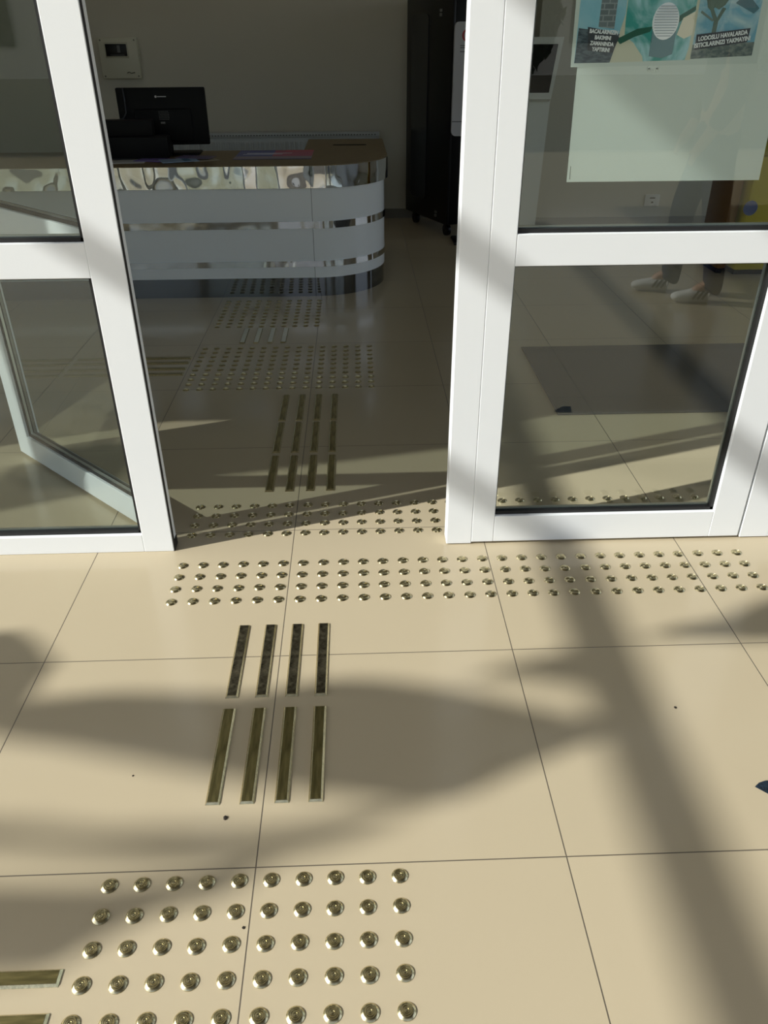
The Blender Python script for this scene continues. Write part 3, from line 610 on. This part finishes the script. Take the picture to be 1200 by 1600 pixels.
for s in (-1, 1):
    add(body, be, 2, [((s*0.17, 0, 1.40), .065), ((s*0.23, -0.02, 1.12), .048), ((s*0.23, 0.10, 0.90), .034)])
    hand = len(body)-1
    k = add(body, be, hand, [((s*0.23, 0.13, 0.845), .032, .022)])
    for q in range(4): add(body, be, k, [((s*0.23+(q-1.5)*0.018, 0.155, 0.80), .0095), ((s*0.23+(q-1.5)*0.018, 0.165, 0.77-abs(q-1.3)*0.005), .0085)])
    add(body, be, k, [((s*0.195, 0.15, 0.835), .010), ((s*0.185, 0.165, 0.81), .009)])
for s, dy in ((-1, 0.10), (1, -0.10)):
    add(body, be, 0, [((s*0.095, 0, 0.88), .085), ((s*0.105, dy*0.7+0.02, 0.50), .058), ((s*0.11, dy*1.0-0.01, 0.12), .040), ((s*0.115, dy+0.10, 0.05), .035, .03)])
skin_obj('body', body, be, SKINM, pe)
tr = [((0, 0, 1.00), .155, .12), ((0, 0, 0.93), .155, .125)]; te = [(0, 1)]
for s, dy in ((-1, 0.10), (1, -0.10)): add(tr, te, 1, [((s*0.095, 0, 0.82), .10), ((s*0.105, dy*0.7+0.02, 0.50), .078), ((s*0.11, dy-0.01, 0.15), .062), ((s*0.11, dy-0.01, 0.085), .064), ((s*0.11, dy+0.005, 0.06), .066)])
skin_obj('trousers', tr, te, JEAN, pe)
jk = [((0, 0, 0.95), .17, .135), ((0, 0, 1.15), .165, .13), ((0, 0, 1.36), .185, .13), ((0, 0, 1.47), .10, .08)]; je = [(0, 1), (1, 2), (2, 3)]
for s in (-1, 1): add(jk, je, 2, [((s*0.18, 0, 1.40), .085), ((s*0.235, -0.02, 1.12), .065), ((s*0.232, 0.09, 0.92), .05)])
skin_obj('jacket', jk, je, COAT, pe)
skin_obj('hair', [((0, -0.03, 1.70), .085, .085), ((0, -0.02, 1.76), .07, .07), ((0, -0.05, 1.64), .06, .06)], [(0, 1), (0, 2)], HAIR, pe)
bm = bmesh.new()
for s in (-1, 1): bmesh.ops.create_uvsphere(bm, u_segments=10, v_segments=8, radius=0.011, matrix=Matrix.Translation((s*0.03, 0.098, 1.65)))
finish(bm, 'eyes', BLK, pe, True)
skin_obj('nose', [((0, 0.085, 1.65), .010), ((0, 0.108, 1.62), .014)], [(0, 1)], SKINM, pe, 1)
bm = bmesh.new(); tube(bm, [(-0.025, 0.092, 1.588), (0, 0.101, 1.585), (0.025, 0.092, 1.588)], 0.006, 8); finish(bm, 'mouth', mat('lips', (160, 92, 86), 0.5), pe, True)
for s in (-1, 1): skin_obj('ear', [((s*0.078, 0.0, 1.66), .012, .02), ((s*0.080, -0.005, 1.63), .010, .014)], [(0, 1)], SKINM, pe, 1)
for s, dy in ((-1, 0.10), (1, -0.10)):
    sh_ = skin_obj('shoe', [((s*0.11, dy-0.04, 0.048), .045, .048), ((s*0.11, dy+0.06, 0.045), .046, .045), ((s*0.115, dy+0.15, 0.035), .048, .034), ((s*0.118, dy+0.22, 0.03), .035, .024), ((s*0.11, dy-0.02, 0.10), .045, .045)], [(0, 1), (1, 2), (2, 3), (0, 4)], SHOE, pe)
    bm = bmesh.new()
    for side in (-1, 1):
        for k in range(3): box(bm, (-0.002, -0.006, -0.028), (0.002, 0.006, 0.028), 0.001, M=Matrix.Translation((s*0.11+side*0.049, dy+0.03+k*0.026, 0.055)) @ Matrix.Rotation(0.5, 4, 'X'))
    finish(bm, 'stripes', STRI, sh_)

# ------------------------------------------------------------------ outside, behind the viewer
def back(p, z):                                       # where something z metres up must hang to shade floor point p
    return (p[0]-SUN.x*z, p[1]-SUN.y*z)
BEAM = mat('grey_steel_beam', (120, 122, 122), 0.5)  # beams added out of view to cast the long shadow stripes
for i, (xf, zz, lab) in enumerate(((0.835, 4.6, 'added unseen grey beam that casts a shadow stripe, nearer one'), (1.78, 4.6, 'added unseen grey beam that casts a shadow stripe, further one'))):
    x, _ = back((xf, 0), zz)
    o = bx('shade_beam', (x-0.035, -6.5, zz-0.04), (x+0.035, 0.44, zz+0.04), BEAM, None, 0.004, Matrix.Translation((0.0, 0, 0))); tag(o, lab, 'beam', 'added shadow beams outside')
struct('wall_upper', (-9, 0.44, 3.4), (5.3, 0.62, 5.4), WHITE2, 'upper front wall above the entrance')
struct('ceiling_shade_slab', (-4.1, -7.2, 4.72), (9.0, 0.44, 4.9), mat('shade_slab_soffit', (96, 95, 90), 0.8), 'added unseen roof slab above the viewer, holding sky light off the floor')  # added out of view, darkens the shaded floor from above
LEAFM = mat('shadow_leaf_green', (70, 104, 44), 0.5, vary=0.3, vscale=5)  # tree added out of view to cast the curved floor shadows
tree = empty('shadow_tree', (-9.6, -3.6, 0)); tag(tree, 'added unseen tree behind the viewer, leaves cut to cast the floor shadows', 'tree')
bm = bmesh.new(); tube(bm, [(0, 0, 0), (0.05, 0.05, 2), (0.1, 0.1, 4), (0.3, 0.3, 5.3)], [0.16, 0.14, 0.11, 0.07], 12); finish(bm, 'trunk', mat('bark', (92, 76, 58), 0.9, bump=0.6, bscale=30), tree)
SHADOW_SHAPES = {  # outlines of the floor shadows wanted, each with a hanging height
'B': (4.9, [(-0.72, -0.13), (-0.55, -0.13), (-0.41, -0.115), (-0.26, -0.125), (-0.08, -0.14), (0.03, -0.11), (0.14, -0.09), (0.25, -0.1), (0.42, -0.14), (0.59, -0.2), (0.75, -0.26), (0.78, -0.3), (0.69, -0.33), (0.59, -0.37), (0.5, -0.41), (0.43, -0.45), (0.36, -0.47), (0.28, -0.47), (0.2, -0.45), (0.09, -0.43), (-0.02, -0.405), (-0.17, -0.365), (-0.32, -0.325), (-0.47, -0.285), (-0.72, -0.235)]),
'B2': (3.2, [(-0.98, 0.12), (-0.76, 0.12), (-0.73, 0.13), (-0.66, 0.08), (-0.58, -0.01), (-0.60, -0.08), (-0.6, -0.17), (-0.66, -0.235), (-0.98, -0.2)]),
'C': (6.0, [(-0.8, -0.48), (-0.53, -0.48), (-0.37, -0.51), (-0.19, -0.51), (-0.01, -0.52), (0.14, -0.5), (0.25, -0.48), (0.28, -0.5), (0.2, -0.54), (0.11, -0.57), (-0.0, -0.59), (-0.18, -0.59), (-0.38, -0.56), (-0.51, -0.54), (-0.8, -0.53)]),
'D': (4.6, [(-0.8, -0.60), (-0.48, -0.62), (-0.29, -0.63), (-0.14, -0.62), (-0.03, -0.59), (0.0, -0.6), (-0.05, -0.66), (-0.17, -0.68), (-0.24, -0.72), (-0.29, -0.75), (-0.35, -0.79), (-0.41, -0.79), (-0.8, -0.79)]),
'E': (5.0, [(0.95, 0.04), (1.06, 0.08), (1.18, 0.1), (1.31, 0.17), (1.6, 0.26), (1.6, 0.01), (1.24, 0.005), (1.11, 0.02)]),
'F': (3.2, [(-1.1, 0.72), (-0.80, 0.84), (-0.301, 0.972), (0.10, 1.058), (0.549, 1.155), (0.72, 1.21), (0.78, 1.30), (0.74, 1.50), (0.45, 1.60), (0.1, 1.55), (-0.07, 1.492), (-0.32, 1.38), (-0.583, 1.272), (-1.1, 1.08)]),  # added to block sun between the streaks on the lobby floor
'G': (6.0, [(0.47, -0.1), (0.59, -0.05), (0.73, -0.01), (0.82, -0.06), (0.81, -0.15), (0.73, -0.15), (0.61, -0.11)]),
}
for k, (zz, pts) in SHADOW_SHAPES.items():
    cxm = sum(p[0] for p in pts)/len(pts); cym = sum(p[1] for p in pts)/len(pts)
    c = back((cxm, cym), zz)
    bm = bmesh.new(); prism(bm, [(back(p, zz)[0]+9.6, back(p, zz)[1]+3.6) for p in pts], zz, zz+0.012); lf = finish(bm, 'leaf', LEAFM, tree)  # unseen cut-out hung so its shadow fills the outline
    if k in ('B', 'C', 'D', 'B2'):
        x0, y0 = min(pts, key=lambda p: p[0]); q = back((x0+0.02, y0+(-0.03 if k == 'B' else -0.04)), zz)
        bm = bmesh.new(); tube(bm, [(0.2, 0.2, min(zz, 5.2)-0.1), (q[0]+9.6, q[1]+3.6, zz)], [0.02, 0.008], 6); finish(bm, 'shadow_stalk', LEAFM, lf)

HEDGE = mat('dark_hedge', (46, 60, 40), 0.9, vary=0.6, vscale=6, bump=1.0, bscale=14, dist=0.1)
def foliage(bm, c, r, n, sz):
    for _ in range(n):
        v = Vector((random.gauss(0, 1), random.gauss(0, 1), random.gauss(0, 1))).normalized()*random.uniform(0.75, 1.02)
        p = Vector((c[0]+v.x*r[0], c[1]+v.y*r[1], c[2]+v.z*r[2])); q = Matrix.Translation(p) @ Vector((random.uniform(-1, 1), random.uniform(-1, 1), random.uniform(-1, 1))).to_track_quat('Z', 'X').to_matrix().to_4x4()
        vs = [bm.verts.new(q @ Vector(t)) for t in ((-sz/2, 0, 0), (0, -sz/4, 0), (sz/2, 0, 0), (0, sz/4, 0))]; bm.faces.new(vs)
for i, (x, y, h, r) in enumerate(((-8.5, -13.5, 2.9, 1.5), (-3.6, -14.4, 3.2, 1.7), (2.6, -13.6, 2.8, 1.4), (8.0, -14, 3.0, 1.6))):
    t = empty('garden_tree', (x, y, 0)); tag(t, 'dark leafy tree across the forecourt, %s from the left' % ('first', 'second', 'third', 'fourth')[i], 'tree', 'trees across the forecourt')
    bm = bmesh.new(); tube(bm, [(0, 0, 0), (0.05, 0, h*0.5), (0, 0, h*0.8)], [0.16, 0.12, 0.06], 8); finish(bm, 'trunk', MATS['bark'], t)
    bm = bmesh.new(); foliage(bm, (0, 0, h*0.62), (r*0.9, r*0.9, h*0.42), 2600, 0.34); bmesh.ops.create_icosphere(bm, subdivisions=3, radius=1.0, matrix=Matrix.Translation((0, 0, h*0.62)) @ Matrix.Diagonal((r*0.72, r*0.72, h*0.34, 1))); finish(bm, 'crown', HEDGE, t)
o = bx('pavement', (-40, -40, -0.2), (40, -9, -0.02), mat('asphalt', (158, 155, 148), 0.9, vary=0.2, vscale=3)); o['kind'] = 'structure'; o.name = 'ground_street'
wl = bx('boundary_wall', (-14, -9.6, -0.02), (14, -9.3, 0.9), mat('grey_concrete', (118, 116, 110), 0.9, vary=0.2, vscale=2)); tag(wl, 'low concrete boundary wall across the forecourt', 'wall')
bd = empty('building', (-3.5, -20, 0)); tag(bd, 'dark grey building far behind the viewer', 'building')
bx('walls', (-14, -3, -0.02), (16, 3, 2.4), mat('dark_facade', (196, 194, 186), 0.8), bd, 0)
for k in range(8):
    for z in (1.2,): 
        w_ = bx('window', (-12+k*3.4, 3.0, z), (-10.2+k*3.4, 3.05, z+0.9), mat('window_dark', (30, 36, 40), 0.15), bd, 0)
